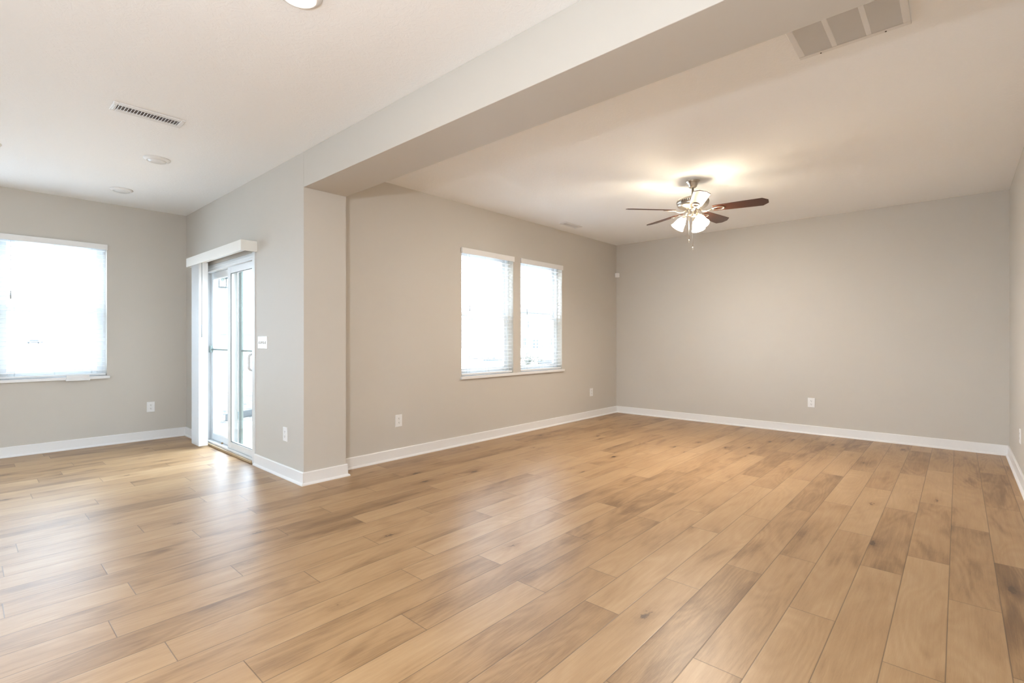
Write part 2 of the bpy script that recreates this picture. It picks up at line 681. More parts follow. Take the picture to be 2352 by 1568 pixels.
def wall_with_holes(axis, plane0, plane1, a0, a1, holes, name, extra=None):
    """Wall slab between plane0 and plane1; axis 'x' means the slab is normal to x and runs along y."""
    m = MB()

    def bx(u0, u1, z0, z1):
        if u1 - u0 < 1e-5 or z1 - z0 < 1e-5:
            return
        if axis == 'y':
            m.box((u0, plane0, z0), (u1, plane1, z1))
        else:
            m.box((plane0, u0, z0), (plane1, u1, z1))
    u = a0
    for (h0, h1, z0, z1) in sorted(holes):
        bx(u, h0, 0, H)
        bx(h0, h1, 0, z0)
        bx(h0, h1, z1, H)
        u = h1
    bx(u, a1, 0, H)
    if extra:
        for e in extra:
            m.box(*e)
    return m.build(name, M_WALL)


WIN_B = [(3.790, 4.668), (4.812, 5.704)]
WB_Z = (0.776, 2.236)
WIN_D = [(0.236, 1.107), (-0.786, 0.085)]  # second opening is added out of view for its daylight
WD_Z = (0.786, 2.266)
WIN_FILL = [(1.0, 2.3), (2.9, 4.2)]  # added rear openings, unseen, letting in extra daylight as fill
WR_Z = (0.8, 2.3)
DOOR = (4.995, 6.560, 0.0, 2.036)

struct(wall_with_holes('y', YB, YB + WT, XB, XC, [(a, b, *WB_Z) for a, b in WIN_B], 'wall_left'),
       'greige wall with the pair of windows', 'wall')
struct(wall_with_holes('x', XC, XC + WT, YR - WT, YB + WT, [], 'wall_back'), 'greige far wall of the living room', 'wall')
struct(wall_with_holes('y', YR - WT, YR, XK, XC, [], 'wall_right'), 'pale wall at the right edge of the room', 'wall')
struct(wall_with_holes('x', XA, XA + WT, YB + WT, YD, [DOOR], 'wall_patio',
                       extra=[((XA, YP, 0), (XB, YB + WT, H))]),
       'pale wall with the sliding glass door and its square end', 'wall')
struct(wall_with_holes('y', YD, YD + WT, XK, XA + WT, [(a, b, *WD_Z) for a, b in WIN_D], 'wall_dining'),
       'greige dining wall with a window at left', 'wall')
struct(wall_with_holes('x', XK - WT, XK, YR - WT, YD + WT, [(a, b, *WR_Z) for a, b in WIN_FILL], 'wall_rear'),
       'greige wall behind the camera with two added fill windows', 'wall')
m = MB()
m.box((XA, YR, ZB), (XB, YP, H))
struct(m.build('beam', M_WALL, bevel=0.003), 'boxed dropped beam between dining area and living room', 'beam')

# ------------------------------------------------------------------ baseboards
BP = [(0, 0), (0.029, 0), (0.029, 0.007), (0.026, 0.013), (0.020, 0.018), (0.014, 0.020), (0.014, 0.100),
      (0.011, 0.1054), (0, 0.1054)]


def baseboard(name, path, label):
    m = MB()
    m.sweep(BP, path)
    return struct(m.build(name, M_TRIM), label, 'baseboard')


# room to the left of each path
baseboard('baseboard_left', [(XC - 0.0005, YB), (XB, YB)], 'white baseboard under the twin windows')
baseboard('baseboard_back', [(XC, YR), (XC, YB)], 'white baseboard along the far wall')
baseboard('baseboard_right', [(XK, YR), (XC, YR)], 'white baseboard along the right wall')
baseboard('baseboard_patio', [(XB, YB - 0.03), (XB, YP), (XA, YP), (XA, DOOR[0])],
          'white baseboard wrapping the square wall end')
baseboard('baseboard_corner', [(XA, DOOR[1]), (XA, YD)], 'short white baseboard behind the vertical blind')
baseboard('baseboard_dining', [(XA, YD), (XK, YD)], 'white baseboard under the dining window')
baseboard('baseboard_rear', [(XK, YD), (XK, YR)], 'white baseboard behind the camera')

# ------------------------------------------------------------------ windows


def window(name, x0, x1, yw, z0, z1, label):
    """Single-hung vinyl window set back in its wall opening; yw = room face of the wall."""
    root = empty(name, ((x0 + x1) / 2, yw, z0))
    struct(root, label, 'window')
    hw = (x1 - x0) / 2
    h = z1 - z0
    f0, f1 = 0.078, 0.158
    m = MB()
    fw = 0.026
    m.box((-hw, f0, 0), (-hw + fw, f1, h)).box((hw - fw, f0, 0), (hw, f1, h))
    m.box((-hw + fw, f0, h - fw), (hw - fw, f1, h)).box((-hw + fw, f0, 0), (hw - fw, f1, fw + 0.006))
    # track ribs
    for s in (-1, 1):
        xx = s * (hw - fw)
        for yy in (f0 + 0.010, f0 + 0.040):
            m.box((min(xx, xx - s * 0.008), yy, fw), (max(xx, xx - s * 0.008), yy + 0.004, h - fw))
    m.build('window_frame', M_VINYL, root)
    zm = h * 0.484
    st = 0.048

    def sash(nm, za, zb, ya, yb):
        s = MB()
        a, b = -hw + fw + 0.003, hw - fw - 0.003
        s.box((a, ya, za), (a + st, yb, zb)).box((b - st, ya, za), (b, yb, zb))
        s.box((a + st, ya, zb - 0.036), (b - st, yb, zb)).box((a + st, ya, za), (b - st, yb, za + st))
        so = s.build(nm, M_VINYL, root, bevel=0.003)
        p = MB()
        p.box((a + st - 0.004, (ya + yb) / 2 - 0.002, za + st - 0.004), (b - st + 0.004, (ya + yb) / 2 + 0.002, zb - 0.032))
        p.build('pane', M_GLASS, so)
        return so
    sash('upper_sash', zm - 0.012, h - fw, f0 + 0.046, f0 + 0.074)
    lo = sash('lower_sash', fw + 0.006, zm + 0.022, f0 + 0.012, f0 + 0.040)
    l = MB()
    l.box((-0.028, f0 - 0.004, zm + 0.006), (0.028, f0 + 0.014, zm + 0.020))
    l.build('sash_lock', M_VINYL, lo, bevel=0.002)
    return root


window('window_1', *WIN_B[0], YB, *WB_Z, 'white single-hung window, the one nearer the beam')
window('window_2', *WIN_B[1], YB, *WB_Z, 'white single-hung window, the one nearer the room corner')
window('window_3', *WIN_D[0], YD, *WD_Z, 'white single-hung window on the dining wall')
window('window_4', *WIN_D[1], YD, *WD_Z, 'added unseen single-hung window beyond the dining window, for daylight')


for i, (a, b) in enumerate(WIN_FILL):  # windows made up for the added fill openings
    fill_win = window('window_%d' % (5 + i), a, b, XK, *WR_Z, 'added unseen single-hung window behind the camera for fill daylight, ' +
                ('nearer the right wall' if i == 0 else 'nearer the dining wall'))
    fill_win.location = (XK, (a + b) / 2, WR_Z[0])
    fill_win.rotation_euler = (0, 0, R(90))


def stool(name, x0, x1, yw, ztop, th, label, block=None):
    m = MB()
    m.box((x0, yw - 0.032, ztop - th), (x1, yw + 0.0, ztop))
    o = struct(m.build(name, M_TRIM, bevel=0.004), label, 'window sill')
    if block:  # made-up piece shaped after an exposure-merge ghost of the sill
        b = MB()
        b.box((block[0], yw - 0.046, ztop - th - 0.010), (block[1], yw - 0.033, ztop + 0.022))
        b.box((block[0] - 0.005, yw - 0.052, ztop - th - 0.010), (block[1] + 0.005, yw - 0.033, ztop - th + 0.014))
        b.build('sill_ghost', M_TRIM, o, bevel=0.003)
    return o


stool('trim_1', 3.772, 5.735, YB, 0.776, 0.031, 'white sill running under both living room windows')
stool('trim_2', -0.82, 1.130, YD, 0.786, 0.030, 'white sill under the dining window with an added doubled piece',
      (0.758, 0.950))
# sill boards lying inside the openings
for i, (lst, yw, z) in enumerate(((WIN_B, YB, WB_Z[0]), (WIN_D, YD, WD_Z[0]))):
    for (a, b) in lst:
        m = MB()
        m.box((a, yw, z - 0.0), (b, yw + 0.078, z + 0.002))
        o = m.build('trim_%d' % (3 + 2 * i + lst.index((a, b))), M_TRIM)
        struct(o, 'white sill board inside the opening of ' + ('living room' if i == 0 else 'dining') + ' window %s' %
               ('near the beam' if (a, b) == WIN_B[0] else 'near the corner' if i == 0 else
                'in view' if (a, b) == WIN_D[0] else 'added out of view'), 'window sill')


# ------------------------------------------------------------------ horizontal blinds


def make_blind(width, height, vh, label, loc, group, pull_at=0.13, pull_len=0.66):
    """Faux-wood blind, origin at the bottom centre of its opening on the room face of the wall."""
    root = empty('window_blind', loc, 0, label, 'blind', group)
    hw = width / 2
    m = MB()
    m.box((-hw - 0.010, -0.022, height - vh), (hw + 0.006, -0.012, height + 0.003))
    m.box((-hw - 0.010, -0.012, height - vh), (-hw - 0.004, 0.0, height + 0.003))
    m.box((hw, -0.012, height - vh), (hw + 0.006, 0.0, height + 0.003))
    m.build('valance', M_TRIM, root, bevel=0.003)
    m = MB()
    m.box((-hw + 0.006, 0.004, height - 0.045), (hw - 0.006, 0.058, height - 0.003))
    m.build('headrail', M_SLAT, root)
    a, b = -hw + 0.009, hw - 0.009
    m = MB()
    z = 0.062
    top = height - 0.055
    n = int((top - z) / 0.0465)
    for i in range(n + 1):
        zz = z + i * 0.0465
        m.prism([(a, 0.006, zz - 0.0008), (a, 0.031, zz + 0.0022), (a, 0.056, zz - 0.0008),
                 (a, 0.056, zz + 0.0016), (a, 0.031, zz + 0.0046), (a, 0.006, zz + 0.0016)], (b - a, 0, 0))
    m.build('slats', M_SLAT, root)
    m = MB()
    m.box((a, 0.005, 0.010), (b, 0.057, 0.030))
    m.build('bottom_rail', M_SLAT, root, bevel=0.003)
    for t in (0.14, 0.5, 0.86):
        m = MB()
        xx = a + (b - a) * t
        for yy in (0.0045, 0.0565):
            m.tube([(xx, yy, 0.03), (xx, yy, height - 0.045)], 0.0009, n=5)
        m.build('ladder_cord', M_CORD, root)
    xx = -hw + pull_at
    m = MB()
    m.tube([(xx, -0.002, height - 0.05), (xx, -0.002, height - vh - pull_len + 0.09)], 0.0016, n=6)
    pc = m.build('pull_cord', M_CORD, root)
    m = MB()
    m.lathe([(0.002, 0.0), (0.0055, -0.03), (0.0062, -0.085), (0.0, -0.09)],
            Matrix.Translation((xx, -0.002, height - vh - pull_len + 0.09)), n=10)
    m.build('tassel', M_WAND, pc)
    return root


GB = 'white horizontal blinds lowered over the windows'
make_blind(0.874, 1.460, 0.062, 'lowered white slat blind on the living room window nearer the beam',
           (sum(WIN_B[0]) / 2, YB, WB_Z[0]), GB, 0.125, 0.655)
make_blind(0.888, 1.460, 0.062, 'lowered white slat blind on the window nearer the room corner',
           (sum(WIN_B[1]) / 2, YB, WB_Z[0]), GB, 0.125, 0.655)
make_blind(0.867, 1.480, 0.058, 'lowered white slat blind on the dining window at the left edge',
           (sum(WIN_D[0]) / 2, YD, WD_Z[0]), GB, 0.10, 0.60)

# ------------------------------------------------------------------ sliding patio door
DY0, DY1, _, DZ1 = DOOR
door = struct(empty('door_1', (XA, DY0, 0)), 'white sliding glass patio door with two panels', 'sliding door')
DW = DY1 - DY0


def dbox(m, x0, x1, y0, y1, z0, z1, mi=0):
    return m.box((x0, y0, z0), (x1, y1, z1), mi)


m = MB()
dbox(m, -0.010, 0.150, 0.0, 0.062, 0.0, DZ1)
dbox(m, -0.010, 0.150, DW - 0.05, DW, 0.0, DZ1)
dbox(m, 0.004, 0.150, 0.062, DW - 0.05, 1.968, DZ1)
dbox(m, -0.004, 0.020, 0.062, DW - 0.05, 1.990, 2.012)
dbox(m, 0.020, 0.150, 0.062, DW - 0.05, 0.0, 0.034)
dbox(m, 0.004, 0.020, 0.062, DW - 0.05, 0.022, 0.042)
m.build('door_frame', M_VINYL, door, bevel=0.003)
m = MB()
dbox(m, -0.022, 0.004, 0.062, DW - 0.05, 0.001, 0.024)
m.build('threshold', M_OAKSILL, door, bevel=0.004)


def panel(name, x0, x1, y0, y1, z0, z1, st, rail_t, rail_b):
    m = MB()
    dbox(m, x0, x1, y0, y0 + st, z0, z1)
    dbox(m, x0, x1, y1 - st, y1, z0, z1)
    dbox(m, x0, x1, y0 + st, y1 - st, z1 - rail_t, z1)
    dbox(m, x0, x1, y0 + st, y1 - st, z0, z0 + rail_b)
    p = m.build(name, M_VINYL, door, bevel=0.004)
    xm = (x0 + x1) / 2
    m = MB()
    m.box((xm - 0.008, y0 + st - 0.004, z0 + rail_b - 0.004), (xm + 0.008, y1 - st + 0.004, z1 - rail_t + 0.004))
    m.build('pane', M_GLASS, p)
    m = MB()
    g = 0.006
    a, b, c, d = y0 + st, y1 - st, z0 + rail_b, z1 - rail_t
    for xx in (xm - 0.014,):
        dbox(m, xx, xx + 0.005, a, a + g, c, d)
        dbox(m, xx, xx + 0.005, b - g, b, c, d)
        dbox(m, xx, xx + 0.005, a, b, c, c + g)
        dbox(m, xx, xx + 0.005, a, b, d - g, d)
    m.build('glazing_bead', M_SEAL if name == 'sliding_panel' else M_VINYL, p)
    return p


sp = panel('sliding_panel', 0.026, 0.066, 0.060, 0.826, 0.036, 1.968, 0.082, 0.070, 0.075)
fp = panel('fixed_panel', 0.072, 0.112, 0.775, DW - 0.05, 0.036, 1.968, 0.074, 0.070, 0.075)
# D handle on the sliding panel
m = MB()
pts = []
for k in range(13):
    a = math.pi * k / 12
    pts.append((0.026 - 0.046 * min(1.0, math.sin(a) * 1.6), 0.110, 0.975 + 0.082 * math.cos(a)))
m.tube(pts, 0.011, n=12)
m.box((0.018, 0.094, 0.87), (0.028, 0.126, 1.08))
m.build('door_handle', M_VINYL, sp)
# security bar across the fixed panel
m = MB()
m.box((0.058, 0.815, 1.073), (0.080, 1.455, 1.090))
m.build('security_bar', M_GREEN, door, bevel=0.003)
m = MB()
m.box((0.048, 1.440, 1.045), (0.071, 1.495, 1.125))
m.build('bar_bracket', M_GREEN, door, bevel=0.004)
m = MB()
m.lathe([(0.010, 0), (0.010, 0.016), (0.0, 0.018)], Matrix.Translation((0.045, 1.05, 0.042)), n=12)
m.build('track_stop', M_OAKSILL, door)
# insect screen on the outer track, slid half open
m = MB()
sx0, sx1 = 0.120, 0.140
dbox(m, sx0, sx1, 0.700, 0.790, 0.036, 1.968)
dbox(m, sx0, sx1, 0.050, 0.080, 0.036, 1.968)
dbox(m, sx0, sx1, 0.080, 0.700, 1.928, 1.968)
dbox(m, sx0, sx1, 0.080, 0.700, 0.036, 0.066)
dbox(m, sx0, sx1, 0.080, 0.700, 1.066, 1.086)
m.build('screen_frame', M_GREEN, door, bevel=0.002)

# ------------------------------------------------------------------ vertical blind in front of the sliding door
vb = empty('vertical_blind', (1.79, 6.3, 0.0), 0,
           'white vertical blind drawn aside in a stack with cream valance over patio door', 'blind')
m = MB()
x0, x1, y0, y1, z0, z1 = 1.738 - 1.79, XA - 1.79, 4.953 - 6.3, 6.625 - 6.3, 2.028, 2.128
m.box((x0, y0, z0), (x0 + 0.006, y1, z1))
m.box((x0 + 0.006, y0, z0), (x1, y0 + 0.006, z1))
m.box((x0 + 0.006, y1 - 0.006, z0), (x1, y1, z1))
m.box((x0 + 0.006, y0 + 0.006, z1 - 0.006), (x1, y1 - 0.006, z1))
m.build('valance', M_CREAM, vb, bevel=0.002)
m = MB()
m.box((-0.022, 4.97 - 6.3, 2.045), (0.022, 6.60 - 6.3, 2.085))
m.build('headrail', M_VINYL, vb)
nv = 18
for i in range(nv):
    yy = 6.195 - 6.3 + i * 0.0148
    m = MB()
    z0v = 0.022
    A = []
    for k in range(7):
        t = k / 6.0
        A.append((-0.0445 + 0.089 * t, yy + 0.006 * math.sin(math.pi * t) + (0.004 if i % 2 else 0.0)))
    poly = [(p[0], p[1], z0v) for p in A] + [(p[0], p[1] + 0.0014, z0v) for p in reversed(A)]
    m.prism(poly, (0, 0, 2.045 - z0v))
    m.build('vane', M_SLAT, vb)
m = MB()
m.tube([(-0.020, 6.178 - 6.3, 2.04), (-0.020, 6.178 - 6.3, 1.24)], 0.0035, n=8)
m.tube([(-0.020, 6.178 - 6.3, 1.36), (-0.020, 6.178 - 6.3, 1.22)], 0.006, n=8)
m.build('wand', M_WAND, vb)

# ------------------------------------------------------------------ outlets, switches, sensor


def make_outlet():
    """Faces local -y, centred on its origin."""
    root = empty('wall_outlet')
    m = MB()
    m.chamfer_box((-0.0395, -0.0065, -0.0605), (0.0395, 0.0, 0.0605), 0.0035, -2)
    m.build('cover_plate', M_PLATE, root)
    for s in (-1, 1):
        m = MB()
        zc = s * 0.0205
        m.prism([(-0.0165, -0.0080, zc - 0.009), (-0.011, -0.0080, zc - 0.0145), (0.011, -0.0080, zc - 0.0145),
                 (0.0165, -0.0080, zc - 0.009), (0.0165, -0.0080, zc + 0.009), (0.011, -0.0080, zc + 0.0145),
                 (-0.011, -0.0080, zc + 0.0145), (-0.0165, -0.0080, zc + 0.009)], (0, 0.003, 0))
        m.box((-0.0075, -0.0086, zc + 0.000), (-0.0045, -0.0079, zc + 0.009), 1)
        m.box((0.0045, -0.0086, zc + 0.001), (0.0070, -0.0079, zc + 0.008), 1)
        m.lathe([(0.0028, 0), (0.0028, 0.0008), (0, 0.0008)],
                Matrix.Translation((0, -0.0079, zc - 0.0065)) @ Matrix.Rotation(R(90), 4, 'X'), n=10, mi=1)
        m.build('receptacle', [M_PLATE, M_SLOT], root)
    m = MB()
    m.lathe([(0.0028, 0), (0.0028, 0.0012), (0, 0.0014)],
            Matrix.Translation((0, -0.0063, 0)) @ Matrix.Rotation(R(90), 4, 'X'), n=10)
    m.build('screw', M_SCREW, root)
    return root


GO = 'white duplex outlets low on the walls'
o0 = make_outlet()
spots = [
    ((1.518, YD, 0.391), 0, 'white outlet low on the dining wall, between window and patio door'),
    ((XA, 4.340, 0.375), R(-90), 'white outlet between the sliding door and the square wall end'),
    ((2.942, YB, 0.381), 0, 'white outlet on the window wall, near the square wall end'),
    ((6.463, YB, 0.388), 0, 'white outlet on the window wall, right of the windows near the corner'),
    ((XC, 1.384, 0.395), R(-90), 'white outlet low on the far wall with nothing else on it'),
    ((5.98, YR, 0.380), R(180), 'white outlet on the right wall, at the right edge of the photo'),
]
for i, (loc, rz, lab) in enumerate(spots):
    o = o0 if i == 0 else copy_tree(o0)
    o.location = loc
    o.rotation_euler = (0, 0, rz)
    tag(o, lab, 'outlet', GO)

sw = empty('light_switch', (XA, 4.822, 1.168), R(-90), 'white four-gang switch plate beside the sliding door', 'light switch')
m = MB()
m.chamfer_box((-0.104, -0.0065, -0.0585), (0.104, 0.0, 0.0585), 0.0035, -2)
m.build('cover_plate', M_PLATE, sw)
for k in range(4):
    xx = -0.069 + 0.046 * k
    m = MB()
    m.box((xx - 0.0052, -0.0075, -0.0125), (xx + 0.0052, -0.0060, 0.0125), 1)
    up = 1 if k != 2 else -1
    Mx = Matrix.Translation((xx, -0.006, 0)) @ Matrix.Rotation(R(28 * up), 4, 'X')
    m.chamfer_box((-0.004, -0.017, -0.0045), (0.004, 0.0, 0.0045), 0.0012, -2, 0, Mx)
    m.build('toggle', [M_PLATE, M_SLOT], sw)
    for s in (-1, 1):
        m = MB()
        m.lathe([(0.0026, 0), (0.0026, 0.0011), (0, 0.0013)],
                Matrix.Translation((xx, -0.0063, s * 0.030)) @ Matrix.Rotation(R(90), 4, 'X'), n=8)
        m.build('screw', M_SCREW, sw)

ms = empty('motion_sensor', (XC - 0.030, YB - 0.030, 2.243), R(-45), 'small white motion sensor in the corner of the far wall',
           'motion sensor')
m = MB()
m.box((-0.036, -0.024, -0.036), (0.036, 0.020, 0.036))
m.build('housing', M_PLATE, ms, bevel=0.010)
m = MB()
m.box((-0.022, -0.0275, -0.024), (0.022, -0.022, 0.018))
m.build('lens', M_VENT, ms, bevel=0.002)

# ------------------------------------------------------------------ ceiling vents


def register(name, cx, cy, lx, ly, fins, along, back, label, inner=None):
    root = empty(name, (cx, cy, H), 0, label, 'air vent')
    hx, hy = lx / 2, ly / 2
    ix, iy = inner
    m = MB()
    t = 0.010
    for a, b in (((-hx, -hy), (-ix, hy)), ((ix, -hy), (hx, hy)), ((-ix, -hy), (ix, -iy)), ((-ix, iy), (ix, hy))):
        m.box((a[0], a[1], -t), (b[0], b[1], 0.0))
    m.build('frame', M_VENT, root, bevel=0.004)
    m = MB()
    m.box((-ix, -iy, -0.0015), (ix, iy, 0.0))
    m.build('backing', back, root)
    m = MB()
    for k in range(fins):
        if along == 'x':       # fins lie across y and are spaced along x
            xx = -ix + (k + 0.5) * 2 * ix / fins
            Mx = Matrix.Translation((xx, 0, -0.006)) @ Matrix.Rotation(R(35), 4, 'Y')
            m.box((-0.0012, -iy, -0.006), (0.0012, iy, 0.006), 0, Mx)
        else:
            yy = -iy + (k + 0.5) * 2 * iy / fins
            Mx = Matrix.Translation((0, yy, -0.005)) @ Matrix.Rotation(R(-55), 4, 'X')
            m.box((-ix, -0.0010, -0.007), (ix, 0.0010, 0.006), 0, Mx)
    m.build('louvers', M_VENT, root)
    return root


rg = register('ceiling_register', 0.861, 4.130, 0.404, 0.160, 20, 'x', M_DUCT,
              'white louvered air register on the dining ceiling', (0.174, 0.042))
m = MB()
m.box((-0.192, -0.040, -0.016), (-0.184, 0.045, -0.009))
m.build('damper_lever', M_VINYL, rg, bevel=0.002)
register('ceiling_register', 5.497, 3.884, 0.380, 0.125, 9, 'y', M_VENT,
         'small white closed register on the living room ceiling above the windows', (0.150, 0.034))

rgx0, rgx1, rgy0, rgy1 = 2.50, 3.088, 0.168, 0.646
gr = empty('return_grille', ((rgx0 + rgx1) / 2, (rgy0 + rgy1) / 2, H), 0,
           'large white return air grille in three bays partly behind the beam', 'air vent')
hx, hy = (rgx1 - rgx0) / 2, (rgy1 - rgy0) / 2
m = MB()
fw = 0.031
m.box((-hx, -hy, -0.011), (-hx + fw, hy, 0)).box((hx - fw, -hy, -0.011), (hx, hy, 0))
m.box((-hx + fw, -hy, -0.011), (hx - fw, -hy + fw, 0)).box((-hx + fw, hy - fw, -0.011), (hx - fw, hy, 0))
bw = (2 * hy - 2 * fw - 2 * 0.024) / 3
for k in (1, 2):
    yy = -hy + fw + k * bw + (k - 1) * 0.024
    m.box((-hx + fw, yy, -0.0105), (hx - fw, yy + 0.024, 0))
m.build('frame', M_VENT, gr, bevel=0.003)
m = MB()
m.box((-hx + fw, -hy + fw, -0.0012), (hx - fw, hy - fw, 0))
m.build('filter', M_DUST, gr)
for k in range(3):
    ya = -hy + fw + k * (bw + 0.024)
    m = MB()
    n = int((2 * hx - 2 * fw) / 0.0127)
    for i in range(n):
        xx = -hx + fw + (i + 0.5) * 0.0127
        Mx = Matrix.Translation((xx, 0, -0.0055)) @ Matrix.Rotation(R(-36), 4, 'Y')
        m.box((-0.0007, ya, -0.0065), (0.0007, ya + bw, 0.0060), 0, Mx)
    m.build('louvers', M_VENT, gr)
for yy in (-hy + 0.10, hy - 0.10):
    m = MB()
    m.lathe([(0.004, 0), (0.004, -0.002), (0, -0.003)], Matrix.Translation((hx - 0.012, yy, -0.011)), n=8)
    m.build('screw', M_SLOT, gr)

# ------------------------------------------------------------------ disk ceiling lights


def make_disk(lit):
    root = empty('disk_light')
    m = MB()
    m.lathe([(0.0, 0.0), (0.097, 0.0), (0.0975, -0.004), (0.092, -0.010), (0.076, -0.019), (0.069, -0.020), (0.066, -0.014),
             (0.0, -0.012)], n=48, cap=False)
    m.build('trim_ring', M_VENT, root)
    m = MB()
    m.lathe([(0.068, -0.013), (0.066, -0.019), (0.050, -0.026), (0.025, -0.030), (0.0, -0.031)], n=48, cap=False)
    m.build('diffuser', M_LENS_ON if lit else M_LENS, root)
    return root


GD = 'round white disk lights on the dining ceiling'
d0 = make_disk(False)
for i, ((x, y), lab) in enumerate((
        ((1.122, 5.100), 'unlit round white disk light nearest the dining air register'),
        ((1.107, 6.410), 'unlit round white disk light nearest the dining wall'),
        ((0.120, 5.650), 'unlit round white disk light cut off by the left edge of the photo'))):
    o = d0 if i == 0 else copy_tree(d0)
    o.location = (x, y, H)
    tag(o, lab, 'ceiling light', GD)
d1 = make_disk(True)
for i, ((x, y), lab) in enumerate((
        ((1.008, 2.183), 'lit round disk light on the ceiling at the top edge of the photo'),
        ((-1.3, 1.0), 'added lit disk light on the ceiling behind the camera, unseen fill'),  # this one and the next are added out of view as fill
        ((-1.3, 3.4), 'added lit disk light on the kitchen ceiling beside the camera, unseen fill'))):
    o = d1 if i == 0 else copy_tree(d1)
    o.location = (x, y, H)
    tag(o, lab, 'ceiling light', 'lit round disk lights')

# ------------------------------------------------------------------ ceiling fan
FX, FY = 4.775, 1.926
fan = empty('ceiling_fan', (FX, FY, H), 0,
            'brushed nickel ceiling fan with five mahogany blades and three lit bell shades', 'ceiling fan')
m = MB()
m.lathe([(0.0, 0.0), (0.066, 0.0), (0.068, -0.006), (0.064, -0.014), (0.052, -0.022), (0.044, -0.038), (0.038, -0.056),
         (0.026, -0.066), (0.014, -0.069), (0.0, -0.069)], n=48, cap=False)
m.build('canopy', M_NICKEL, fan)
m = MB()
m.lathe([(0.011, -0.065), (0.011, -0.150), (0.020, -0.152), (0.020, -0.160), (0.011, -0.162)], n=20)
m.build('downrod', M_NICKEL, fan)
m = MB()
m.lathe([(0.0, -0.148), (0.030, -0.148), (0.036, -0.156), (0.060, -0.162), (0.108, -0.168), (0.132, -0.178), (0.147, -0.188),
         (0.150, -0.194), (0.150, -0.219), (0.143, -0.223), (0.146, -0.232), (0.138, -0.246), (0.112, -0.262), (0.074, -0.276),
         (0.056, -0.280), (0.0, -0.280)], n=56, cap=False)
mh = m.build('motor_housing', M_NICKEL, fan)
m = MB()
for k in range(48):
    a = 2 * math.pi * k / 48
    Mx = Matrix.Rotation(a, 4, 'Z') @ Matrix.Translation((0.1497, 0, -0.2065))
    m.box((-0.002, -0.0030, -0.0095), (0.0008, 0.0030, 0.0095), 0, Mx)
m.build('vent_slots', M_SLOT, mh)
m = MB()
m.lathe([(0.0, -0.272), (0.052, -0.272), (0.054, -0.280), (0.049, -0.286), (0.049, -0.318), (0.054, -0.326), (0.050, -0.336),
         (0.030, -0.346), (0.0, -0.350)], n=40, cap=False)
m.build('switch_housing', M_NICKEL, fan)

BZ = 2.45 - H     # blade height
blade_me = None
iron_me = None
for k in range(5):
    ang = R(65 + 72 * k)
    if k == 0:
        m = MB()
        prof = [(0.185, 0.052), (0.200, 0.056), (0.42, 0.066), (0.612, 0.072), (0.660, 0.028)]
        up = [(x, w) for x, w in prof]
        poly = [(x, w, 0) for x, w in up] + [(x, -w, 0) for x, w in reversed(up)]
        m.prism(poly, (0, 0, 0.006))
        b = m.build('blade', M_BLADE, fan, bevel=0.0015)
        blade_me = b
        m = MB()
        # arm from the motor to the blade, ending in an open loop under the blade
        m.tube([(0.060, 0, 0.004), (0.095, 0, -0.014), (0.130, 0, -0.020), (0.165, 0, -0.010), (0.185, 0, -0.005)],
               [0.012, 0.010, 0.009, 0.009, 0.008], n=10, flat=0.55)
        lp = []
        for q in range(25):
            a = 2 * math.pi * q / 24
            lp.append((0.232 + 0.055 * math.cos(a), 0.026 * math.sin(a) * (1 + 0.25 * math.cos(a)), -0.005))
        m.tube(lp, 0.0062, n=8, flat=0.7)
        m.lathe([(0, -0.010), (0.010, -0.009), (0.012, -0.003), (0.0, -0.003)], Matrix.Translation((0.190, 0, 0)), n=14)
        m.lathe([(0, -0.010), (0.007, -0.009), (0.009, -0.003), (0.0, -0.003)], Matrix.Translation((0.283, 0, 0)), n=14)
        ir = m.build('blade_iron', M_NICKEL, b)
        iron_me = ir
    else:
        b = blade_me.copy()
        COL.objects.link(b)
        b.parent = fan
        ir = iron_me.copy()
        COL.objects.link(ir)
        ir.parent = b
    b.location = (0, 0, BZ)
    b.rotation_euler = (R(-13), 0, ang)
    b.rotation_mode = 'XYZ'

# three bell shades, lit
azf = 0.73285


def rf(deg):      # direction given in (right, forward) of the picture
    a = R(deg)
    r, f = math.cos(a), math.sin(a)
    return (r * math.sin(azf) + f * math.cos(azf), -r * math.cos(azf) + f * math.sin(azf))


for deg in (168, 288, 48):
    dx, dy = rf(deg)
    az = math.atan2(dy, dx)
    Mz = Matrix.Rotation(az, 4, 'Z')
    tilt = R(33)
    base = Matrix.Translation((0, 0, -0.330)) @ Mz @ Matrix.Translation((0.078, 0, -0.018)) @ Matrix.Rotation(-tilt, 4, 'Y')
    m = MB()
    prof = [(0.024, -0.008), (0.027, -0.018), (0.036, -0.034), (0.045, -0.056), (0.050, -0.082), (0.056, -0.104), (0.064, -0.122),
            (0.0625, -0.123), (0.054, -0.104), (0.048, -0.082), (0.043, -0.056), (0.034, -0.034), (0.025, -0.018)]
    m.lathe(prof, base, n=40, cap=False)
    sh = m.build('lamp_shade', M_SHADE, fan)
    m = MB()
    m.lathe([(0.0, 0.010), (0.016, 0.010), (0.022, 0.004), (0.029, -0.010), (0.029, -0.018), (0.0, -0.018)], base, n=28, cap=False)
    e = base @ Vector((0, 0, 0.006))
    c0 = Matrix.Translation((0, 0, -0.330)) @ Mz @ Vector((0.030, 0, 0.0))
    mid = Matrix.Translation((0, 0, -0.330)) @ Mz @ Vector((0.062, 0, 0.004))
    m.tube([c0, mid, e], 0.008, n=10)
    m.build('lamp_holder', M_NICKEL, sh)
    m = MB()
    m.lathe([(0.0, -0.020), (0.014, -0.024), (0.015, -0.045), (0.024, -0.066), (0.026, -0.080), (0.020, -0.094), (0.0, -0.101)],
            base, n=24, cap=False)
    m.build('bulb', M_BULB, sh)

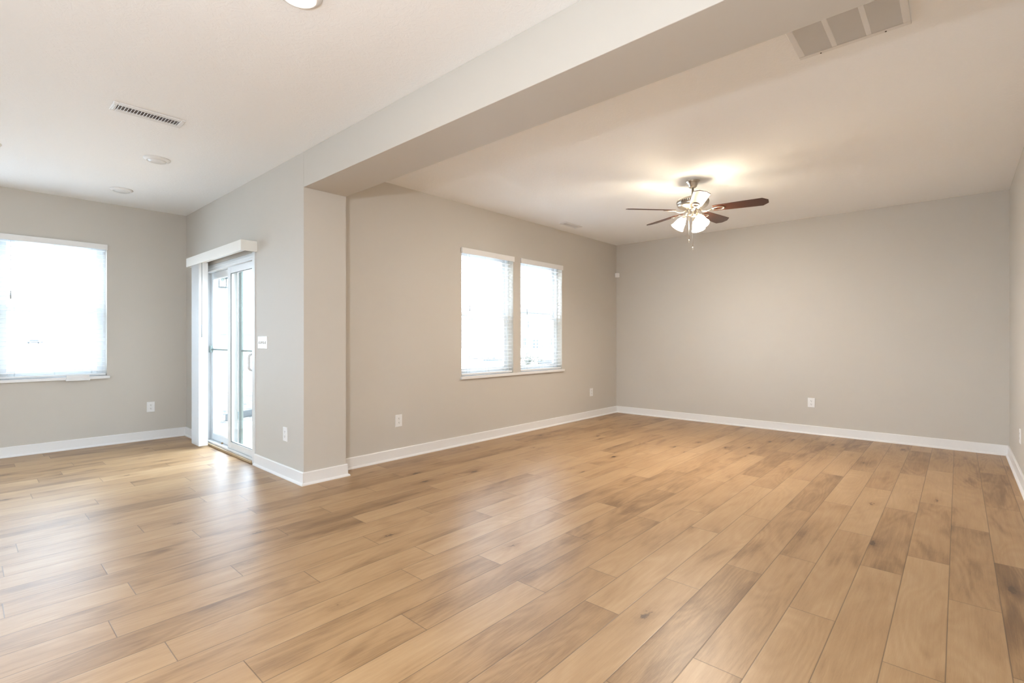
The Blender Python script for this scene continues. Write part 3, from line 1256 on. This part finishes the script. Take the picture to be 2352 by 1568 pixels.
for (r_, f_, z_end, fob) in ((-0.047, -0.030, 2.165, 0.036), (-0.018, -0.048, 2.090, 0.042)):
    x = r_ * math.sin(azf) + f_ * math.cos(azf)
    y = -r_ * math.cos(azf) + f_ * math.sin(azf)
    m = MB()
    m.tube([(x, y, -0.325), (x, y, z_end - H)], 0.0026, n=8)
    ch = m.build('pull_chain', M_NICKEL, fan)
    m = MB()
    m.lathe([(0.002, 0.0), (0.0045, -0.008), (0.0048, -fob + 0.006), (0.0, -fob)], Matrix.Translation((x, y, z_end - H)), n=12)
    m.build('chain_fob', M_NICKEL, ch)

# ------------------------------------------------------------------ outdoors
GZ = -0.45
m = MB()
m.box((-150, -150, GZ - 0.3), (260, 330, GZ))
struct(m.build('ground', M_GROUND), 'bare pale ground outside the windows', 'ground')
m = MB()
m.box((XA + WT + 0.002, YB + WT + 0.002, GZ), (5.2, 8.0, -0.05))
struct(m.build('patio_floor', M_CONCRETE, bevel=0.01), 'pale concrete patio slab outside the sliding door', 'patio')


def at(px, py, y=None, z=None):
    """Point on the plane y = const or z = const that the given place lies on, seen from the room."""
    f = Vector((math.cos(azf), math.sin(azf), 0))
    r = Vector((math.sin(azf), -math.cos(azf), 0))
    d = f + r * ((px - 1176) / 1138.92) + Vector((0, 0, 1)) * ((778.86 - py) / 1138.92)
    c = Vector((0, 0, 1.1987))
    t = (y - c.y) / d.y if y is not None else (z - c.z) / d.z
    return c + d * t


def house(x0, x1, y, depth, wall_h, roof_h, wins, siding, label, doors=()):
    root = empty('house', ((x0 + x1) / 2, y, GZ), 0, label, 'house')
    cx = (x0 + x1) / 2
    m = MB()
    m.box((x0 - cx, 0, 0), (x1 - cx, depth, wall_h))
    m.build('wall', siding, root)
    m = MB()
    e = 0.5
    m.prism([(x0 - cx - e, -e, wall_h), (x0 - cx - e, depth / 2, wall_h + roof_h), (x0 - cx - e, depth + e, wall_h),
             (x0 - cx - e, depth + e, wall_h - 0.25), (x0 - cx - e, -e, wall_h - 0.25)], (x1 - x0 + 2 * e, 0, 0))
    m.build('roof', M_ROOF, root)
    for (wx, wz, ww, wh, nx, nz) in wins:
        f = MB()
        a, b, c, d = wx - cx - ww / 2, wx - cx + ww / 2, wz - GZ - wh / 2, wz - GZ + wh / 2
        t = 0.16
        f.box((a - t, -0.10, c - t), (a, 0.0, d + t)).box((b, -0.10, c - t), (b + t, 0.0, d + t))
        f.box((a, -0.10, d), (b, 0.0, d + t)).box((a, -0.10, c - t), (b, 0.0, c))
        for i in range(1, nx):
            xx = a + (b - a) * i / nx
            f.box((xx - 0.06, -0.07, c), (xx + 0.06, 0.0, d))
        for i in range(1, nz):
            zz = c + (d - c) * i / nz
            f.box((a, -0.065, zz - 0.06), (b, 0.0, zz + 0.06))
        fo = f.build('window', M_HWHITE, root)
        p = MB()
        p.box((a, -0.03, c), (b, 0.0, d))
        p.build('pane', M_HGLASS, fo)
    return root


HY = 60.0


def hw(px0, px1, py0, py1, nx=2, nz=2):
    a, b = at(px0, py0, HY), at(px1, py1, HY)
    return ((a.x + b.x) / 2, (a.z + b.z) / 2, b.x - a.x, abs(a.z - b.z), nx, nz)


house(at(1192, 780, HY).x, at(1272, 780, HY).x, HY, 4, 6.9, 1.5,
      [hw(1199, 1204.5, 735, 752), hw(1208, 1214, 735, 752), hw(1201.5, 1207.5, 775, 793), hw(1223, 1228, 780, 801, 1, 3),
       hw(1231, 1235.5, 780, 801, 1, 3), hw(1262, 1267, 775, 793)], M_SIDING,
      'grey sided house seen through the living room window nearer the corner')
house(at(1020, 780, HY).x, at(1142, 780, HY).x, HY + 6, 12, 5.6, 3.0,
      [hw(1073, 1078.5, 741, 756), hw(1081, 1086.5, 741, 756), hw(1072, 1076, 777, 790), hw(1080, 1084.5, 777, 790),
       hw(1132, 1136.5, 777, 790)], M_SIDING2,
      'pale house seen through the living room window nearer the beam')
house(15.5, 40.0, 75.0, 12, 2.6, 1.7, [], M_SIDING2, 'low pale house far beyond the sliding door')


def lump(name, c, rx, ry, rz, mat_, label, cat, seed, n=14):
    rnd = random.Random(seed)
    bm = bmesh.new()
    bmesh.ops.create_icosphere(bm, subdivisions=3, radius=1.0)
    for v in bm.verts:
        k = 1 + 0.22 * math.sin(5 * v.co.x + seed) * math.cos(4 * v.co.y + seed * 2) + rnd.uniform(-0.07, 0.07)
        v.co = Vector((v.co.x * rx * k, v.co.y * ry * k, max(-0.05, v.co.z * rz * k)))
    me = bpy.data.meshes.new(name)
    bm.to_mesh(me)
    bm.free()
    me.materials.append(mat_)
    o = bpy.data.objects.new(name, me)
    o.location = c
    COL.objects.link(o)
    return tag(o, label, cat, 'dark dirt mounds beyond the window nearer the beam')


for i, (px, w, h, lab) in enumerate((
        (1070.5, 1.5, 0.42, 'small dark dirt mound beyond the window, nearest the beam'),
        (1089, 1.7, 0.44, 'peaked dark dirt mound, second from the beam through the window'),
        (1113, 1.5, 0.32, 'low dark dirt mound, third from the beam through the window'),
        (1141, 2.6, 0.62, 'largest dark dirt mound beyond the window nearer the beam'))):
    p = at(px, 824, z=GZ)
    lump('dirt_mound', (p.x, p.y, GZ), w * 0.22, w * 0.22, h, M_DIRT, lab, 'dirt mound', i + 1)


def board(p, q, h, label, name='edging_board', t=0.06):
    a, b = Vector(p), Vector(q)
    d = (b - a)
    ln = d.length
    root_m = MB()
    root_m.box((0, -t / 2, 0), (ln, t / 2, h))
    o = root_m.build(name, M_BOARD, bevel=0.01)
    o.location = (a.x, a.y, GZ + 0.016)
    o.rotation_euler = (0, 0, math.atan2(d.y, d.x))
    return tag(o, label, 'board')


p, q = at(1236, 836, z=GZ), at(1290, 834, z=GZ)
board(p, q, 0.22, 'blue-grey low board fence on the ground before the grey house', 'low_fence')
p, q = at(1110, 829, z=GZ), at(1160, 829, z=GZ)
board(p, q, 0.10, 'flat blue-grey board on the ground under the largest dirt mound', 'ground_board')
p, q = at(520, 968, z=GZ), at(600, 951, z=GZ)
board(p, q, 0.14, 'blue-grey edging board across the bare ground outside the sliding door')
# straw strewn over the soil between patio and yard
def straw_mat():
    m = bpy.data.materials.new('strewn_straw')
    m.use_nodes = True
    nt = m.node_tree
    b = nt.nodes['Principled BSDF']
    b.inputs['Roughness'].default_value = 0.95
    tc = nt.nodes.new('ShaderNodeTexCoord')
    n = N(nt, 'ShaderNodeTexNoise', Scale=4.5, Detail=5.0, Roughness=0.6, Distortion=1.2)
    nt.links.new(tc.outputs['Object'], n.inputs['Vector'])
    rp = nt.nodes.new('ShaderNodeValToRGB')
    rp.color_ramp.elements[0].position = 0.42
    rp.color_ramp.elements[0].color = (0.022, 0.021, 0.019, 1)
    rp.color_ramp.elements[1].position = 0.56
    rp.color_ramp.elements[1].color = (0.22, 0.21, 0.19, 1)
    nt.links.new(n.outputs['Fac'], rp.inputs['Fac'])
    nt.links.new(rp.outputs['Color'], b.inputs['Base Color'])
    return m


m = MB()
rnd = random.Random(3)
corners = [at(500, 998, z=GZ), at(640, 998, z=GZ), at(600, 902, z=GZ), at(520, 902, z=GZ)]
m.prism([(p.x, p.y, GZ) for p in corners], (0, 0, 0.015))
tag(m.build('straw', straw_mat()), 'grey straw strewn over the ground beyond the patio slab', 'straw', kind='stuff')
# low pale wall seen through the sliding door
p, q = at(520, 852, z=GZ), at(600, 852, z=GZ)
m = MB()
ln = (q - p).length
for r in range(4):
    m.box((-1, 0.02 * (r % 2), 0.22 * r), (ln + 1, 0.3 + 0.02 * (r % 2), 0.22 * r + 0.212))
o = m.build('retaining_wall', mat('pale_block', (0.28, 0.275, 0.265), 0.85, noise=0.12, nscale=3))
o.location = (p.x, p.y, GZ)
o.rotation_euler = (0, 0, math.atan2(q.y - p.y, q.x - p.x))
tag(o, 'low pale block wall across the yard seen through the sliding door', 'garden wall')

# shrub before the grey house
c = at(1214, 843, z=GZ)
sh = empty('shrub', (c.x, c.y, GZ), 0, 'dry leafless shrub seen low in the window nearer the corner', 'shrub')
rnd = random.Random(5)
m = MB()
for k in range(26):
    a = rnd.uniform(0, 2 * math.pi)
    l = rnd.uniform(0.5, 1.15)
    s = rnd.uniform(0.15, 0.75)
    m.tube([(0, 0, 0), (s * 0.35 * math.cos(a), s * 0.35 * math.sin(a), l * 0.5), (s * math.cos(a), s * math.sin(a), l)],
           [0.018, 0.012, 0.005], n=5)
m.build('stems', M_SHRUB, sh)
m = MB()
for k in range(420):
    a = rnd.uniform(0, 2 * math.pi)
    rr = 0.85 * math.sqrt(rnd.random())
    z = rnd.uniform(0.02, 0.95) * (1 - 0.5 * rr)
    Mx = Matrix.Translation((rr * math.cos(a), rr * math.sin(a), z)) @ Matrix.Rotation(rnd.uniform(0, 6), 4, 'Z') @ \
        Matrix.Rotation(rnd.uniform(0, 3), 4, 'X')
    m.box((-0.05, -0.02, -0.003), (0.05, 0.02, 0.003), 0, Mx)
m.build('foliage', M_SHRUB, sh)

# dry tuft outside the dining window
c = at(20, 892, z=GZ)
m = MB()
for k in range(9):
    a = rnd.uniform(0, 6.28)
    s = rnd.uniform(0.1, 0.45)
    l = rnd.uniform(0.3, 0.62)
    m.tube([(0, 0, 0), (s * 0.4 * math.cos(a), s * 0.4 * math.sin(a), l * 0.7), (s * math.cos(a), s * math.sin(a), l)],
           [0.012, 0.010, 0.004], n=5)
o = m.build('dry_grass_tuft', M_SHRUB)
o.location = (c.x, c.y, GZ)
tag(o, 'dry grass tuft outside the dining window just above its sill', 'plant')

# parked car far beyond the dining window
c = at(79, 789, z=GZ)
car = empty('car', (c.x, c.y, GZ), R(10), 'far grey car seen through the dining window', 'car')
m = MB()
m.prism([(-2.2, -0.9, 0.35), (2.2, -0.9, 0.35), (2.25, -0.9, 0.8), (1.3, -0.9, 0.95), (0.7, -0.9, 1.45), (-1.2, -0.9, 1.48),
         (-1.9, -0.9, 1.0), (-2.2, -0.9, 0.9)], (0, 1.8, 0))
m.build('body', M_CAR, car, bevel=0.06)
for sx in (-1.35, 1.35):
    for sy in (-0.92, 0.72):
        m = MB()
        m.lathe([(0, 0), (0.33, 0), (0.33, 0.2), (0, 0.2)],
                Matrix.Translation((sx, sy + 0.2, 0.33)) @ Matrix.Rotation(R(90), 4, 'X'), n=20, cap=False, smooth=False)
        m.build('wheel', M_SLOT, car)

# lantern on the outside wall over the sliding door
lx, ly = 2.30, 7.19
lan = empty('wall_lantern', (lx, ly, 1.945), 0, 'dark square-framed lantern outside the sliding door, above the left panel',
            'outdoor lantern')
m = MB()
w = 0.062
for sx in (-1, 1):
    for sy in (-1, 1):
        m.box((sx * w - 0.006, sy * w - 0.006, -0.07), (sx * w + 0.006, sy * w + 0.006, 0.066))
for z in (-0.07, 0.054):
    m.box((-w, -w - 0.006, z), (w, -w + 0.006, z + 0.012)).box((-w, w - 0.006, z), (w, w + 0.006, z + 0.012))
    m.box((-w - 0.006, -w, z), (-w + 0.006, w, z + 0.012)).box((w - 0.006, -w, z), (w + 0.006, w, z + 0.012))
m.build('cage', M_BLACK, lan)
m = MB()
m.lathe([(0.0, 0.115), (0.03, 0.11), (0.05, 0.09), (0.095, 0.072), (0.095, 0.066), (0.0, 0.066)], n=4, smooth=False, cap=False,
        M=Matrix.Rotation(R(45), 4, 'Z'))
m.build('cap', M_BLACK, lan)
m = MB()
m.lathe([(0.0, 0.066), (0.03, 0.064), (0.024, 0.03), (0.0, 0.005)], n=20, cap=False)
m.build('bulb', M_GREEN, lan)
m = MB()
m.tube([(0, 0, 0.11), (0, 0, 0.20), (-0.10, -0.0, 0.26), (XA + WT + 0.004 - lx, -0.0, 0.26)], 0.012, n=10)
m.build('bracket', M_BLACK, lan)
